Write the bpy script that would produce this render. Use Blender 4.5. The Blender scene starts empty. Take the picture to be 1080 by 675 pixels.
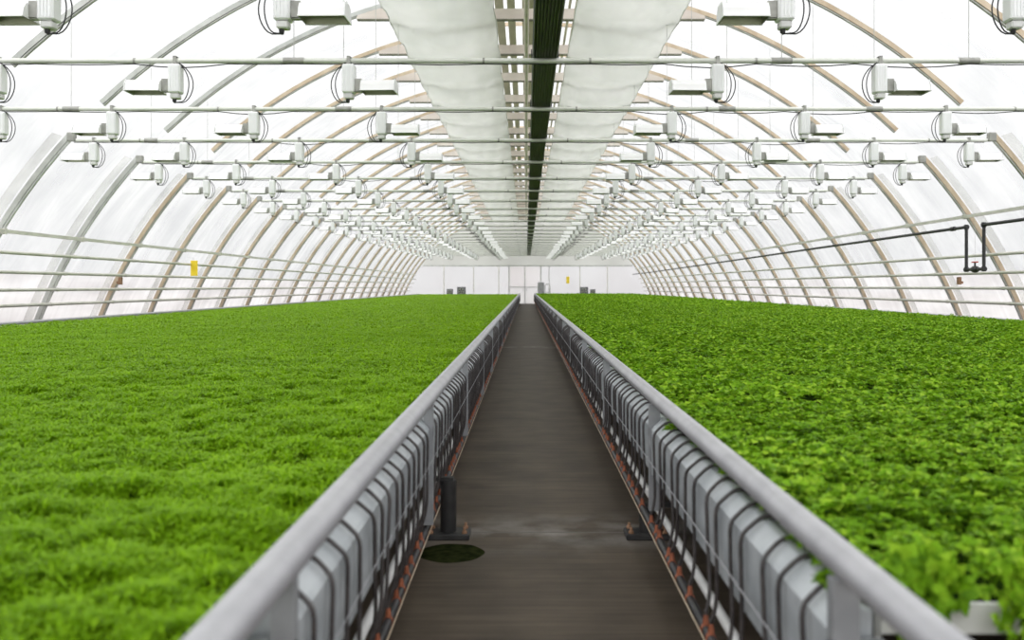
import bpy, math, random
import numpy as np
from mathutils import Vector
random.seed(7)
rng = np.random.default_rng(11)
scene = bpy.context.scene
COL = scene.collection
PI = math.pi

# ------------------------------------------------------------------ helpers
class MB:
    """collects shapes that end up as ONE mesh object"""
    def __init__(s):
        s.v = []; s.f = []; s.m = []; s.sm = []
    def add(s, vs, fs, mat=0, smooth=False):
        o = len(s.v)
        s.v += [tuple(p) for p in vs]
        for f in fs:
            s.f.append([i + o for i in f]); s.m.append(mat); s.sm.append(smooth)
        return s
    def box(s, x0, x1, y0, y1, z0, z1, mat=0, bev=0.0):
        if bev <= 0:
            v = [(x, y, z) for z in (z0, z1) for y in (y0, y1) for x in (x0, x1)]
            s.add(v, [(0, 2, 3, 1), (4, 5, 7, 6), (0, 1, 5, 4), (2, 6, 7, 3), (0, 4, 6, 2), (1, 3, 7, 5)], mat)
        else:   # vertical-edge and top chamfers
            b = bev
            out = [(x0 + b, y0), (x1 - b, y0), (x1, y0 + b), (x1, y1 - b), (x1 - b, y1), (x0 + b, y1), (x0, y1 - b), (x0, y0 + b)]
            inn = [(x0 + b, y0 + b), (x1 - b, y0 + b), (x1 - b, y0 + b), (x1 - b, y1 - b), (x1 - b, y1 - b), (x0 + b, y1 - b), (x0 + b, y1 - b), (x0 + b, y0 + b)]
            rings = [[(x, y, z0) for x, y in inn], [(x, y, z0 + b) for x, y in out], [(x, y, z1 - b) for x, y in out], [(x, y, z1) for x, y in inn]]
            vs = [p for r in rings for p in r]
            fs = []
            for r in range(3):
                for i in range(8):
                    j = (i + 1) % 8
                    fs.append((r * 8 + i, r * 8 + j, r * 8 + 8 + j, r * 8 + 8 + i))
            fs.append((7, 5, 3, 1)); fs.append((25, 27, 29, 31))
            s.add(vs, fs, mat)
        return s
    def tube(s, pts, r, n=8, mat=0, cap=True, smooth=True):
        P = [Vector(p) for p in pts]
        N = len(P)
        rr = r if hasattr(r, '__len__') else [r] * N
        t0 = (P[1] - P[0]).normalized()
        up = Vector((0, 0, 1)) if abs(t0.z) < .9 else Vector((1, 0, 0))
        u = t0.cross(up).normalized()
        vs = []; fs = []
        for i in range(N):
            t = (P[min(i + 1, N - 1)] - P[max(i - 1, 0)])
            t = t.normalized() if t.length > 1e-9 else t0
            u = (u - t * u.dot(t)).normalized()
            w = t.cross(u)
            for k in range(n):
                a = 2 * PI * k / n
                vs.append(P[i] + (u * math.cos(a) + w * math.sin(a)) * rr[i])
        for i in range(N - 1):
            for k in range(n):
                l = (k + 1) % n
                fs.append((i * n + k, i * n + l, i * n + n + l, i * n + n + k))
        s.add(vs, fs, mat, smooth)
        if cap:
            s.add(vs[:n], [tuple(range(n))[::-1]], mat)
            s.add(vs[-n:], [tuple(range(n))], mat)
        return s
    def prism_y(s, prof, y0, y1, mat=0, mats=None):
        """profile of (x,z), extruded along Y"""
        n = len(prof)
        vs = [(x, y0, z) for x, z in prof] + [(x, y1, z) for x, z in prof]
        fs = [(i, (i + 1) % n, n + (i + 1) % n, n + i) for i in range(n)]
        s.add(vs, fs, mat)
        s.add(vs, [tuple(range(n))[::-1], tuple(range(n, 2 * n))], mat)
        return s
    def obj(s, name, mats, parent=None):
        me = bpy.data.meshes.new(name)
        me.from_pydata(s.v, [], s.f)
        mats = mats if isinstance(mats, (list, tuple)) else [mats]
        for m in mats: me.materials.append(m)
        me.polygons.foreach_set('material_index', s.m)
        me.polygons.foreach_set('use_smooth', s.sm)
        me.validate(); me.update()
        o = bpy.data.objects.new(name, me); COL.objects.link(o)
        if parent: o.parent = parent
        return o

def bulk(name, V, F, mat):
    """numpy verts + triangles -> one mesh object"""
    me = bpy.data.meshes.new(name)
    V = np.asarray(V, np.float32); F = np.asarray(F, np.int32)
    me.vertices.add(len(V)); me.vertices.foreach_set('co', V.ravel())
    me.loops.add(F.size); me.loops.foreach_set('vertex_index', F.ravel())
    me.polygons.add(len(F))
    me.polygons.foreach_set('loop_start', np.arange(0, F.size, 3, dtype=np.int32))
    me.polygons.foreach_set('loop_total', np.full(len(F), 3, np.int32))
    me.update(calc_edges=True)
    me.materials.append(mat)
    o = bpy.data.objects.new(name, me); COL.objects.link(o)
    return o

def tag(o, label=None, cat=None, group=None, kind=None):
    if label: o['label'] = label
    if cat: o['category'] = cat
    if group: o['group'] = group
    if kind: o['kind'] = kind
    return o
def thing(name, label, cat, loc=(0, 0, 0), group=None):
    o = bpy.data.objects.new(name, None); COL.objects.link(o)
    o.location = loc; o.empty_display_size = .1
    return tag(o, label, cat, group)
def copy_tree(o, loc, label, flip=False):
    c = o.copy(); COL.objects.link(c); c.location = loc; c['label'] = label
    for ch in o.children:
        d = ch.copy(); d.parent = c; COL.objects.link(d)
        for g in ch.children:
            e = g.copy(); e.parent = d; COL.objects.link(e)
    return c
ONES = ['', 'first', 'second', 'third', 'fourth', 'fifth', 'sixth', 'seventh', 'eighth', 'ninth', 'tenth', 'eleventh', 'twelfth', 'thirteenth',
        'fourteenth', 'fifteenth', 'sixteenth', 'seventeenth', 'eighteenth', 'nineteenth', 'twentieth']
TENS = {2: 'twenty', 3: 'thirty', 4: 'forty', 5: 'fifty', 6: 'sixty', 7: 'seventy', 8: 'eighty', 9: 'ninety'}
def nth(n):
    if n <= 20: return ONES[n]
    t, u = divmod(n, 10)
    return TENS[t] + '-' + ONES[u] if u else TENS[t][:-1] + 'ieth'

# ------------------------------------------------------------------ materials
def newmat(name):
    m = bpy.data.materials.new(name); m.use_nodes = True
    nt = m.node_tree
    for n in list(nt.nodes): nt.nodes.remove(n)
    out = nt.nodes.new('ShaderNodeOutputMaterial')
    return m, nt, out
def noise_col(nt, c1, c2, scale=5, detail=4, stretch=(1, 1, 1), lo=.35, hi=.65, obj=False):
    tc = nt.nodes.new('ShaderNodeTexCoord')
    mp = nt.nodes.new('ShaderNodeMapping'); mp.inputs['Scale'].default_value = stretch
    nz = nt.nodes.new('ShaderNodeTexNoise'); nz.inputs['Scale'].default_value = scale; nz.inputs['Detail'].default_value = detail
    if obj: nt.links.new(tc.outputs['Object'], mp.inputs['Vector'])
    else:
        g = nt.nodes.new('ShaderNodeNewGeometry'); nt.links.new(g.outputs['Position'], mp.inputs['Vector'])
    nt.links.new(mp.outputs[0], nz.inputs['Vector'])
    r = nt.nodes.new('ShaderNodeValToRGB')
    r.color_ramp.elements[0].position = lo; r.color_ramp.elements[0].color = (*c1, 1)
    r.color_ramp.elements[1].position = hi; r.color_ramp.elements[1].color = (*c2, 1)
    nt.links.new(nz.outputs['Fac'], r.inputs[0])
    return r.outputs[0], nz
def pmat(name, c1, c2=None, rough=.5, metal=0., scale=6, stretch=(1, 1, 1), spec=.5, bump=0.):
    m, nt, out = newmat(name)
    b = nt.nodes.new('ShaderNodeBsdfPrincipled')
    b.inputs['Roughness'].default_value = rough; b.inputs['Metallic'].default_value = metal
    b.inputs['Specular IOR Level'].default_value = spec
    c2 = c2 or tuple(min(1, x * 1.15) for x in c1)
    col, nz = noise_col(nt, c1, c2, scale, 4, stretch)
    nt.links.new(col, b.inputs['Base Color'])
    if bump:
        bp = nt.nodes.new('ShaderNodeBump'); bp.inputs['Strength'].default_value = bump; bp.inputs['Distance'].default_value = .01
        nt.links.new(nz.outputs['Fac'], bp.inputs['Height']); nt.links.new(bp.outputs[0], b.inputs['Normal'])
    nt.links.new(b.outputs[0], out.inputs[0])
    return m
def filmmat(name, c1, c2, clear, transl, scale=.5, stretch=(1, 1, 1), vary=0.):
    """plastic sheet: part clear, part scattering"""
    m, nt, out = newmat(name)
    col, _ = noise_col(nt, c1, c2, scale, 5, stretch)
    tl = nt.nodes.new('ShaderNodeBsdfTranslucent'); df = nt.nodes.new('ShaderNodeBsdfDiffuse'); tp = nt.nodes.new('ShaderNodeBsdfTransparent')
    nt.links.new(col, tl.inputs[0]); nt.links.new(col, df.inputs[0]); nt.links.new(col, tp.inputs[0])
    m1 = nt.nodes.new('ShaderNodeMixShader'); m1.inputs[0].default_value = transl
    nt.links.new(df.outputs[0], m1.inputs[1]); nt.links.new(tl.outputs[0], m1.inputs[2])
    m2 = nt.nodes.new('ShaderNodeMixShader'); m2.inputs[0].default_value = clear
    if vary:      # grey fold shading put in as noise in the sheet's clearness
        g = nt.nodes.new('ShaderNodeNewGeometry'); mp = nt.nodes.new('ShaderNodeMapping'); mp.inputs['Scale'].default_value = (.5, 1.6, .5); mp.inputs['Rotation'].default_value = (.5, .3, .4)
        nz = nt.nodes.new('ShaderNodeTexNoise'); nz.inputs['Scale'].default_value = .8; nz.inputs['Detail'].default_value = 3.5; nz.inputs['Distortion'].default_value = 1.2
        mr = nt.nodes.new('ShaderNodeMapRange'); mr.inputs[1].default_value = .3; mr.inputs[2].default_value = .7; mr.inputs[3].default_value = clear - vary; mr.inputs[4].default_value = min(.95, clear + vary)
        nt.links.new(g.outputs['Position'], mp.inputs[0]); nt.links.new(mp.outputs[0], nz.inputs['Vector']); nt.links.new(nz.outputs['Fac'], mr.inputs[0]); nt.links.new(mr.outputs[0], m2.inputs[0])
    nt.links.new(m1.outputs[0], m2.inputs[1]); nt.links.new(tp.outputs[0], m2.inputs[2])
    nt.links.new(m2.outputs[0], out.inputs[0])
    return m
def leafmat(name, dark, mid, light, scale=1.2, transl=.35):
    m, nt, out = newmat(name)
    g = nt.nodes.new('ShaderNodeNewGeometry')
    nz = nt.nodes.new('ShaderNodeTexNoise'); nz.inputs['Scale'].default_value = scale; nz.inputs['Detail'].default_value = 3
    nt.links.new(g.outputs['Position'], nz.inputs['Vector'])
    ad = nt.nodes.new('ShaderNodeMath'); ad.operation = 'MULTIPLY_ADD'; ad.inputs[1].default_value = .45
    nt.links.new(g.outputs['Random Per Island'], ad.inputs[0])
    sc = nt.nodes.new('ShaderNodeMath'); sc.operation = 'MULTIPLY'; sc.inputs[1].default_value = .55
    nt.links.new(nz.outputs['Fac'], sc.inputs[0]); nt.links.new(sc.outputs[0], ad.inputs[2])
    r = nt.nodes.new('ShaderNodeValToRGB')
    e = r.color_ramp.elements
    e[0].position = .15; e[0].color = (*dark, 1); e[1].position = .85; e[1].color = (*light, 1)
    k = e.new(.5); k.color = (*mid, 1)
    nt.links.new(ad.outputs[0], r.inputs[0])
    df = nt.nodes.new('ShaderNodeBsdfPrincipled'); tl = nt.nodes.new('ShaderNodeBsdfTranslucent')
    df.inputs['Roughness'].default_value = .48; df.inputs['Specular IOR Level'].default_value = .08
    nt.links.new(r.outputs[0], df.inputs['Base Color']); nt.links.new(r.outputs[0], tl.inputs[0])
    mx = nt.nodes.new('ShaderNodeMixShader'); mx.inputs[0].default_value = transl
    nt.links.new(df.outputs[0], mx.inputs[1]); nt.links.new(tl.outputs[0], mx.inputs[2])
    nt.links.new(mx.outputs[0], out.inputs[0])
    return m

M = {}
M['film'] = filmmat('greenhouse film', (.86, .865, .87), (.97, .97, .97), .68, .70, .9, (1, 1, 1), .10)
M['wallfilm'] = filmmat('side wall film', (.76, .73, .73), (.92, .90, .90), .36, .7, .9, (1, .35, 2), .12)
M['endfilm'] = filmmat('end wall film', (.94, .92, .92), (.99, .98, .98), .68, .7, .3)
M['doorfilm'] = filmmat('door film', (.94, .93, .93), (.98, .98, .98), .66, .7, .3)
M['gable'] = filmmat('gable film', (.60, .60, .57), (.70, .70, .67), .08, .5, .3)
M['curtain'] = filmmat('thermal curtain', (.70, .71, .68), (.80, .80, .78), .05, .5, .9, (1, .5, 1))
M['strap'] = filmmat('rib shadow film', (.84, .84, .83), (.92, .92, .91), .80, .7, 1.5)  # greyer sheet that carries the outer ribs' shadow bands
M['rail'] = pmat('galvanised rail', (.35, .35, .37), (.42, .42, .44), .42, .35, 8)
M['post'] = pmat('galvanised post', (.26, .27, .28), (.34, .35, .36), .5, .4, 10)
M['duct'] = pmat('zinc duct', (.36, .39, .41), (.52, .55, .57), .42, .35, 7, (1, .6, 1))
M['pipe'] = pmat('zinc cross pipe', (.60, .62, .56), (.72, .73, .68), .45, .2, 3)
M['purlin'] = pmat('side pipe', (.55, .55, .49), (.68, .67, .61), .5, .2, 3)
M['dark'] = pmat('black rubber', (.012, .012, .013), (.03, .03, .032), .5, 0, 20)
M['hose'] = pmat('drip hose', (.03, .026, .026), (.06, .052, .05), .45, 0, 25)
M['orange'] = pmat('orange fitting', (.20, .055, .022), (.30, .09, .038), .5, 0, 40)
M['white'] = pmat('white plastic', (.62, .62, .61), (.70, .70, .69), .45, 0, 4)
M['enamel'] = pmat('white enamel', (.88, .88, .88), (.92, .92, .92), .4, 0, 3)
M['ballast'] = pmat('ballast grey', (.80, .81, .81), (.86, .87, .87), .5, .15, 6, (1, 1, .3))
M['bracket'] = pmat('bracket grey', (.27, .27, .25), (.38, .38, .35), .5, .3, 8)
M['mirror'] = pmat('reflector sheet', (.27, .30, .20), (.34, .37, .25), .3, .95, 5)  # olive base colour carries the green reflection of the crop
M['bulb'] = pmat('lamp glass', (.5, .52, .45), (.6, .6, .55), .12, 0, 5)
M['wood'] = pmat('tan timber', (.50, .39, .27), (.64, .53, .40), .7, 0, 4, (1, 1, .4))
M['ribgrey'] = pmat('grey wrapped rib', (.44, .45, .43), (.60, .61, .59), .6, .1, 3)
M['ribtube'] = pmat('rib steel tube', (.34, .35, .32), (.48, .48, .45), .5, .3, 4)
M['collar'] = pmat('pale timber board', (.60, .53, .48), (.72, .66, .60), .7, 0, 3, (.4, 1, 1))
M['slat'] = pmat('olive timber slat', (.46, .43, .32), (.58, .54, .42), .7, 0, 3, (1, .3, 1))
M['flange'] = pmat('collar lower flange', (.13, .13, .09), (.2, .2, .15), .6, 0, 5)
M['ridgepipe'] = pmat('beige pipe', (.62, .55, .50), (.72, .66, .6), .5, 0, 3)
M['traydark'] = pmat('dark green tray', (.016, .022, .010), (.030, .040, .018), .5, 0, 3, (4, .4, 1))
M['traycable'] = pmat('green black cable', (.022, .028, .014), (.05, .06, .03), .45, 0, 3, (4, .4, 1))
M['leg'] = pmat('dark steel leg', (.018, .018, .018), (.038, .037, .035), .5, .2, 9)
M['rust'] = pmat('rust', (.20, .11, .06), (.34, .2, .12), .8, 0, 12)
M['yellow'] = pmat('yellow card', (.85, .62, .02), (.95, .72, .05), .6, 0, 4)
M['red'] = pmat('red handle', (.45, .04, .03), None, .5)
M['tray'] = pmat('white bench tray', (.44, .45, .42), (.52, .53, .50), .5, 0, 4)
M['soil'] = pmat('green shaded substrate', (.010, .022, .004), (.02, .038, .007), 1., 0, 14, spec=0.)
M['moss'] = pmat('wet moss', (.008, .011, .004), (.022, .026, .009), 1., 0, 22, spec=0., bump=.6)
M['cabinet'] = pmat('grey cabinet', (.27, .27, .28), (.33, .33, .34), .5, .1)
M['heater'] = pmat('grey heater', (.12, .12, .13), (.22, .22, .23), .5, .2)
M['ground'] = pmat('pale outdoor ground', (.33, .32, .31), (.42, .41, .40), .9, 0, .2)
M['dill'] = leafmat('feathery green', (.14, .28, .005), (.225, .425, .008), (.32, .54, .016), 1.6, .4)
M['parsley'] = leafmat('parsley green', (.050, .135, .005), (.175, .36, .012), (.38, .57, .042), 3.0, .33)

def floormat():
    m, nt, out = newmat('aisle concrete')
    b = nt.nodes.new('ShaderNodeBsdfPrincipled')
    b.inputs['Roughness'].default_value = .62; b.inputs['Specular IOR Level'].default_value = .35
    c1, nz = noise_col(nt, (.046, .0345, .0235), (.092, .071, .050), 2.2, 6, (1, 1, 1), .3, .72)
    c2, _ = noise_col(nt, (.55, .53, .50), (1.2, 1.17, 1.13), 3.0, 5, (.5, 9, 1), .3, .7)
    mu = nt.nodes.new('ShaderNodeMix'); mu.data_type = 'RGBA'; mu.blend_type = 'MULTIPLY'; mu.inputs[0].default_value = .75
    nt.links.new(c1, mu.inputs[6]); nt.links.new(c2, mu.inputs[7])
    # pale scuffed band at the slab joints, with a thin dark seam
    g = nt.nodes.new('ShaderNodeNewGeometry'); sp = nt.nodes.new('ShaderNodeSeparateXYZ'); nt.links.new(g.outputs['Position'], sp.inputs[0])
    def M2(op, a, bb):
        n = nt.nodes.new('ShaderNodeMath'); n.operation = op
        for i, q in enumerate((a, bb)):
            if q is None: continue
            if isinstance(q, (int, float)): n.inputs[i].default_value = q
            else: nt.links.new(q, n.inputs[i])
        return n.outputs[0]
    yy = M2('SUBTRACT', sp.outputs[1], 5.78)
    md = M2('PINGPONG', yy, 8.8)
    band = nt.nodes.new('ShaderNodeMapRange'); band.inputs[1].default_value = .0; band.inputs[2].default_value = .55; band.inputs[3].default_value = .75; band.inputs[4].default_value = 0.
    nt.links.new(md, band.inputs[0])
    n2 = nt.nodes.new('ShaderNodeTexNoise'); n2.inputs['Scale'].default_value = 3.5; n2.inputs['Detail'].default_value = 6
    nt.links.new(g.outputs['Position'], n2.inputs['Vector'])
    rr = nt.nodes.new('ShaderNodeMapRange'); rr.inputs[1].default_value = .42; rr.inputs[2].default_value = .68
    nt.links.new(n2.outputs['Fac'], rr.inputs[0])
    bf = M2('MULTIPLY', band.outputs[0], rr.outputs[0])
    m2 = nt.nodes.new('ShaderNodeMix'); m2.data_type = 'RGBA'; m2.inputs[7].default_value = (.24, .225, .205, 1)
    nt.links.new(bf, m2.inputs[0]); nt.links.new(mu.outputs[2], m2.inputs[6])
    seam = M2('LESS_THAN', md, .012)
    m3 = nt.nodes.new('ShaderNodeMix'); m3.data_type = 'RGBA'; m3.inputs[7].default_value = (.10, .09, .08, 1)
    nt.links.new(seam, m3.inputs[0]); nt.links.new(m2.outputs[2], m3.inputs[6])
    nt.links.new(m3.outputs[2], b.inputs['Base Color'])
    bp = nt.nodes.new('ShaderNodeBump'); bp.inputs['Strength'].default_value = .25; bp.inputs['Distance'].default_value = .006
    nt.links.new(nz.outputs['Fac'], bp.inputs['Height']); nt.links.new(bp.outputs[0], b.inputs['Normal'])
    nt.links.new(b.outputs[0], out.inputs[0])
    return m
M['floor'] = floormat()

# ------------------------------------------------------------------ main measures
PITCH, Z0 = 3.03, 2.05                 # bay length, first bay line
def bay(n): return Z0 + PITCH * n
NB = 26
YEND = 83.0
YBACK = -6.0
CX, CZ, R = .10, -3.40, 11.30
def arch_x(z, r=R): return math.sqrt(r * r - (z - CZ) ** 2)
def ang(z, r=R): return math.acos((z - CZ) / r)          # angle from the vertical
def apt(a, r): return (CX + r * math.sin(a), CZ + r * math.cos(a))
RAIL_Z = .90
SIDES = {'left': dict(s=-1, rail=-.528, rr=.042, post=(-.548, -.497), gf=-.52, hose=-.508, orange=-.537, oz=.197, white=-.592, leg=-.466, legtop=.36, inner=-.63, outer=-9.05, y0=1.0),
         'right': dict(s=1, rail=.696, rr=.037, post=(.657, .715), gf=.672, hose=.660, orange=.640, oz=.280, white=.742, leg=.722, legtop=.205, inner=.775, outer=9.25, y0=2.07)}

# ------------------------------------------------------------------ the setting
b = MB(); b.box(-11.2, 11.4, YBACK, YEND + .3, -.15, 0)
tag(b.obj('floor', M['floor']), kind='structure')
b = MB(); b.box(-140, 140, -80, 220, -.35, -.16)
tag(b.obj('ground', M['ground']), kind='structure')

def arch_sheet(name, a0, a1, na, r, mat, bulge=.05):
    nb = 30
    ys = []
    y = YBACK
    lines = [YBACK] + [bay(n) for n in range(-2, 27)] + [YEND]
    for p, q in zip(lines, lines[1:]):
        if q - p < .05: continue
        for k in range(6): ys.append((p + (q - p) * k / 6, math.sin(PI * k / 6)))
    ys.append((YEND, 0))
    vs = []; fs = []
    for i, (y, w) in enumerate(ys):
        for j in range(na + 1):
            a = a0 + (a1 - a0) * j / na
            x, z = apt(a, r + bulge * w)
            vs.append((x, y, z))
    for i in range(len(ys) - 1):
        for j in range(na):
            fs.append((i * (na + 1) + j, i * (na + 1) + j + 1, (i + 1) * (na + 1) + j + 1, (i + 1) * (na + 1) + j))
    o = MB().add(vs, fs, 0, True).obj(name, mat)
    return tag(o, kind='structure')
RF = R + .14
aw = ang(1.77, RF); ab = ang(0.0, RF)
arch_sheet('ceiling', -aw, aw, 64, RF, M['film'])
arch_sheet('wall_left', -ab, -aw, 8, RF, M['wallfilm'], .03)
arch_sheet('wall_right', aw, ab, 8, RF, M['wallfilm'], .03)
def gable(name, y, mat, zlo=0., zhi=None, cut=None):
    n = 40
    pts = []
    a1 = ang(zlo, RF)
    for j in range(n + 1):
        x, z = apt(-a1 + 2 * a1 * j / n, RF)
        pts.append((x, min(z, zhi) if zhi else z))
    vs = [(x, y, z) for x, z in pts] + [(x, y, zlo) for x, z in pts]
    fs = [(j, j + 1, n + 2 + j, n + 1 + j) for j in range(n)]
    return tag(MB().add(vs, fs).obj(name, mat), kind='structure')
gable('wall_front', YBACK, M['endfilm'])
gable('wall_back', YEND, M['endfilm'], 0., 3.3)
gable('gable_back', YEND, M['gable'], 3.3)
# end wall framing and door
b = MB(); b.box(-9.1, 9.3, YEND - .12, YEND - .02, 3.24, 3.36)
tag(b.obj('trim_1', M['ribgrey']), kind='structure')
b = MB(); b.box(-8.4, -1.56, YEND - .1, YEND - .03, 1.62, 1.69)
tag(b.obj('trim_2', M['endfilm']), kind='structure')
for i, x in enumerate((-7.2, -4.6, -2.4, -1.5, 1.28, 2.0, 4.7, 7.1)):
    b = MB(); w = .05 if abs(x) < 1.6 else .035
    b.box(x - w, x + w, YEND - .12, YEND - .02, 0, 3.24)
    b.box(x - w - .05, x + w + .05, YEND - .14, YEND - .02, 0, .03)
    tag(b.obj('wall_post', M['ribgrey'] if abs(x) < 2.2 else M['purlin']), 'slim steel post of the far end wall, %s from the left' % nth(i + 1), 'post', 'posts of the far end wall')
dr = thing('door_1', 'white double door in the middle of the far end wall', 'door', (-.12, YEND - .06, 0)); dr['kind'] = 'structure'
for s in (-1, 1):
    x0, x1 = (-1.33, -.01) if s < 0 else (.01, 1.33)
    b = MB(); b.box(x0, x1, -.03, .03, 1.45, 3.2); lf = b.obj('door_panel', M['endfilm'], dr)
    b = MB(); b.box(x0, x1, -.05, .02, .03, 1.42); b.obj('kick_panel', M['doorfilm'], dr)
    b = MB(); b.box(x0, x1, -.06, .03, 1.42, 1.48); b.obj('mid_rail', M['ribgrey'], dr)
    b = MB(); b.box(.02 * s - .02, .02 * s + .02, -.06, .03, .03, 3.2); b.obj('stile', M['ribgrey'], dr)
    b = MB(); b.tube([(s * .16, -.05, 1.1), (s * .16, -.11, 1.12), (s * .16, -.11, 1.32), (s * .16, -.05, 1.34)], .014); b.obj('handle', M['bracket'], dr)

# ------------------------------------------------------------------ arch ribs
def arc_box(mb, a0, a1, r0, r1, y0, y1, n, mat=0):
    vs = []; fs = []
    for j in range(n + 1):
        a = a0 + (a1 - a0) * j / n
        for r in (r0, r1):
            x, z = apt(a, r)
            vs.append((x, y0, z)); vs.append((x, y1, z))
    for j in range(n):
        q = j * 4; p = q + 4
        fs += [(q, p, p + 1, q + 1), (q + 2, q + 3, p + 3, p + 2), (q, q + 2, p + 2, p), (q + 1, p + 1, p + 3, q + 3)]
    fs += [(0, 1, 3, 2), (n * 4, n * 4 + 2, n * 4 + 3, n * 4 + 1)]
    mb.add(vs, fs, mat)
def arc_tube(mb, a0, a1, r, y, rad, n, mat=0):
    mb.tube([(apt(a0 + (a1 - a0) * j / n, r)[0], y, apt(a0 + (a1 - a0) * j / n, r)[1]) for j in range(n + 1)], rad, 6, mat)
RIBS = list(range(3, NB + 1))
def make_rib(parent, wood_l):
    lo0, lo1, up0 = ang(.02), ang(4.22), ang(4.80)
    uptop = math.asin(3.2 / R)
    for s in (-1, 1):
        wm = M['wood'] if (s > 0 or wood_l) else M['ribgrey']
        b = MB(); arc_box(b, s * lo0, s * lo1, R + .0, R + .09, -.025, .025, 14); b.obj('lower_beam', wm, parent)
        b = MB(); arc_tube(b, s * lo0, s * lo1, R - .027, 0, .026, 14); b.obj('lower_tube', M['ribtube'] if not (s < 0 and not wood_l) else M['ribgrey'], parent)
        b = MB(); arc_box(b, s * up0, s * .01, R + .0, R + .085, -.025, .025, 20); b.obj('upper_beam', wm, parent)
        b = MB(); arc_tube(b, s * up0, s * uptop, R - .024, 0, .022, 14); b.obj('upper_tube', M['ribtube'], parent)
        x, z = apt(s * lo1, R)
        b = MB(); b.box(x - .07, x + .07, -.06, .06, z - .09, z + .07, bev=.015); b.obj('end_cap', M['bracket'], parent)
        b = MB(); arc_box(b, s * (lo0 - .001), s * ang(4.15), R + .105, R + .112, -.42, -.06, 14); b.obj('rib_shadow_strip', M['strap'], parent)  # added strip standing in for the outer rib's shadow on the film
        # plywood gusset filling the angle between rib and collar
        g = [(CX + s * 3.2, 7.20)] + [(CX + s * q, CZ + math.sqrt((R - .005) ** 2 - q * q)) for q in (3.70, 3.55, 3.4, 3.2)]
        g.insert(1, (CX + s * 3.72, 7.20))
        b = MB(); b.prism_y(g if s > 0 else g[::-1], -.03, .03); b.obj('gusset', M['collar'], parent)
    b = MB(); b.box(CX - 3.2, CX + 3.2, -.02, .025, 7.20, 7.42); b.obj('collar_beam', M['collar'], parent)
    b = MB(); b.box(CX - 3.70, CX + 3.70, -.04, .05, 7.165, 7.198); b.obj('lower_flange', M['flange'], parent)
ribA = ribB = None
for i, n in enumerate(RIBS):
    lab = 'curved timber and steel roof arch with collar board, %s arch from the camera' % nth(i + 1)
    if n <= 6:
        if not ribA:
            ribA = thing('arch_rib', lab, 'roof arch', (0, bay(n), 0), 'roof arches of the tunnel'); make_rib(ribA, False)
        else: copy_tree(ribA, (0, bay(n), 0), lab)
    else:
        if not ribB:
            ribB = thing('arch_rib', lab, 'roof arch', (0, bay(n), 0), 'roof arches of the tunnel'); make_rib(ribB, True)
        else: copy_tree(ribB, (0, bay(n), 0), lab)

# side pipes running the length of the wall
for side, s, hs in (('left', -1, (2.13, 1.77, 1.43, 1.12)), ('right', 1, (2.17, 1.79, 1.46, 1.13))):
    for k, z in enumerate(hs):
        x = CX + s * (arch_x(z) - .12)
        b = MB(); b.tube([(x, 4, z), (x, 40, z), (x, YEND - .15, z)], .034, 8)
        for n in range(3, 14): b.tube([(x, bay(n) - .05, z), (x, bay(n) + .05, z)], .042, 8)
        tag(b.obj('side_pipe', M['purlin']), 'grey pipe along the %s wall, %s from the top of the four long ones' % (side, nth(k + 1)), 'pipe', 'long pipes of the %s wall' % side)
    z0, z1 = (2.50, 2.50) if s < 0 else (2.98, 2.90)
    for n in range(3, NB):
        x = CX + s * (arch_x(z0) - .10)
        b = MB(); b.box(x - .022, x + .022, bay(n) + .02, bay(n + 1) - .02, z0 - .035, z0 + .03)
        b.box(x - .035, x + .035, bay(n + 1) - .09, bay(n + 1) - .015, z0 - .055, z0 + .05)
        tag(b.obj('bracing_bar', M['purlin']), 'short grey bar bracing two arches on the %s wall, %s bar from the camera' % (side, nth(n - 2)), 'bar', 'bracing bars of the %s wall' % side)

# ------------------------------------------------------------------ ridge: curtains, slats, pipes, tray
def curtain(name, xo, xi, label):
    ny, nx = 27 * 12, 30
    vs = []; fs = []
    y0 = 3.0
    for i in range(ny + 1):
        y = y0 + (YEND - .3 - y0) * i / ny
        ph = ((y - Z0) % PITCH) / PITCH
        sag = math.sin(PI * ph) ** 2
        for j in range(nx + 1):
            t = j / nx
            x = xo + (xi - xo) * t
            edge = math.cos(PI * t) ** 8
            z = 7.11 - .07 * sag * (1 - .3 * edge) - .16 * math.sin(PI * t)
            z += (.030 * math.sin(8 * t - 4.5 * math.cos(PI * ph) + 2.1 * math.floor((y - Z0) / PITCH)) + .022 * math.sin(15 * t - 7 * ph)) * (.3 + .7 * sag) + .015 * math.sin(26 * t + .6 * y)
            z += random.uniform(-.006, .006)
            xx = x + (.05 * math.sin(PI * ph) if j == 0 else 0) * (1 if xi > xo else -1) + .012 * math.sin(2.3 * y + j)
            vs.append((xx, y, min(z, 7.16)))
    # rolled hems along both edges
    for i in range(ny):
        for j in range(nx):
            a = i * (nx + 1) + j
            fs.append((a, a + 1, a + nx + 2, a + nx + 1))
    b = MB().add(vs, fs, 0, True)
    b2 = MB()
    o = b.obj(name, M['curtain'])
    tag(o, label, 'curtain')
    for jj, nm in ((0, 'hem'), (nx, 'hem')):
        h = MB(); h.tube([vs[i * (nx + 1) + jj] for i in range(0, ny + 1, 2)], .011, 6)
        h.obj(nm, M['curtain'], o)
curtain('curtain', -2.90, -.64, 'white plastic curtain sheet under the roof left of the dark tray')
curtain('curtain', 3.24, 1.0, 'white plastic curtain sheet under the roof right of the dark tray')
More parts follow.
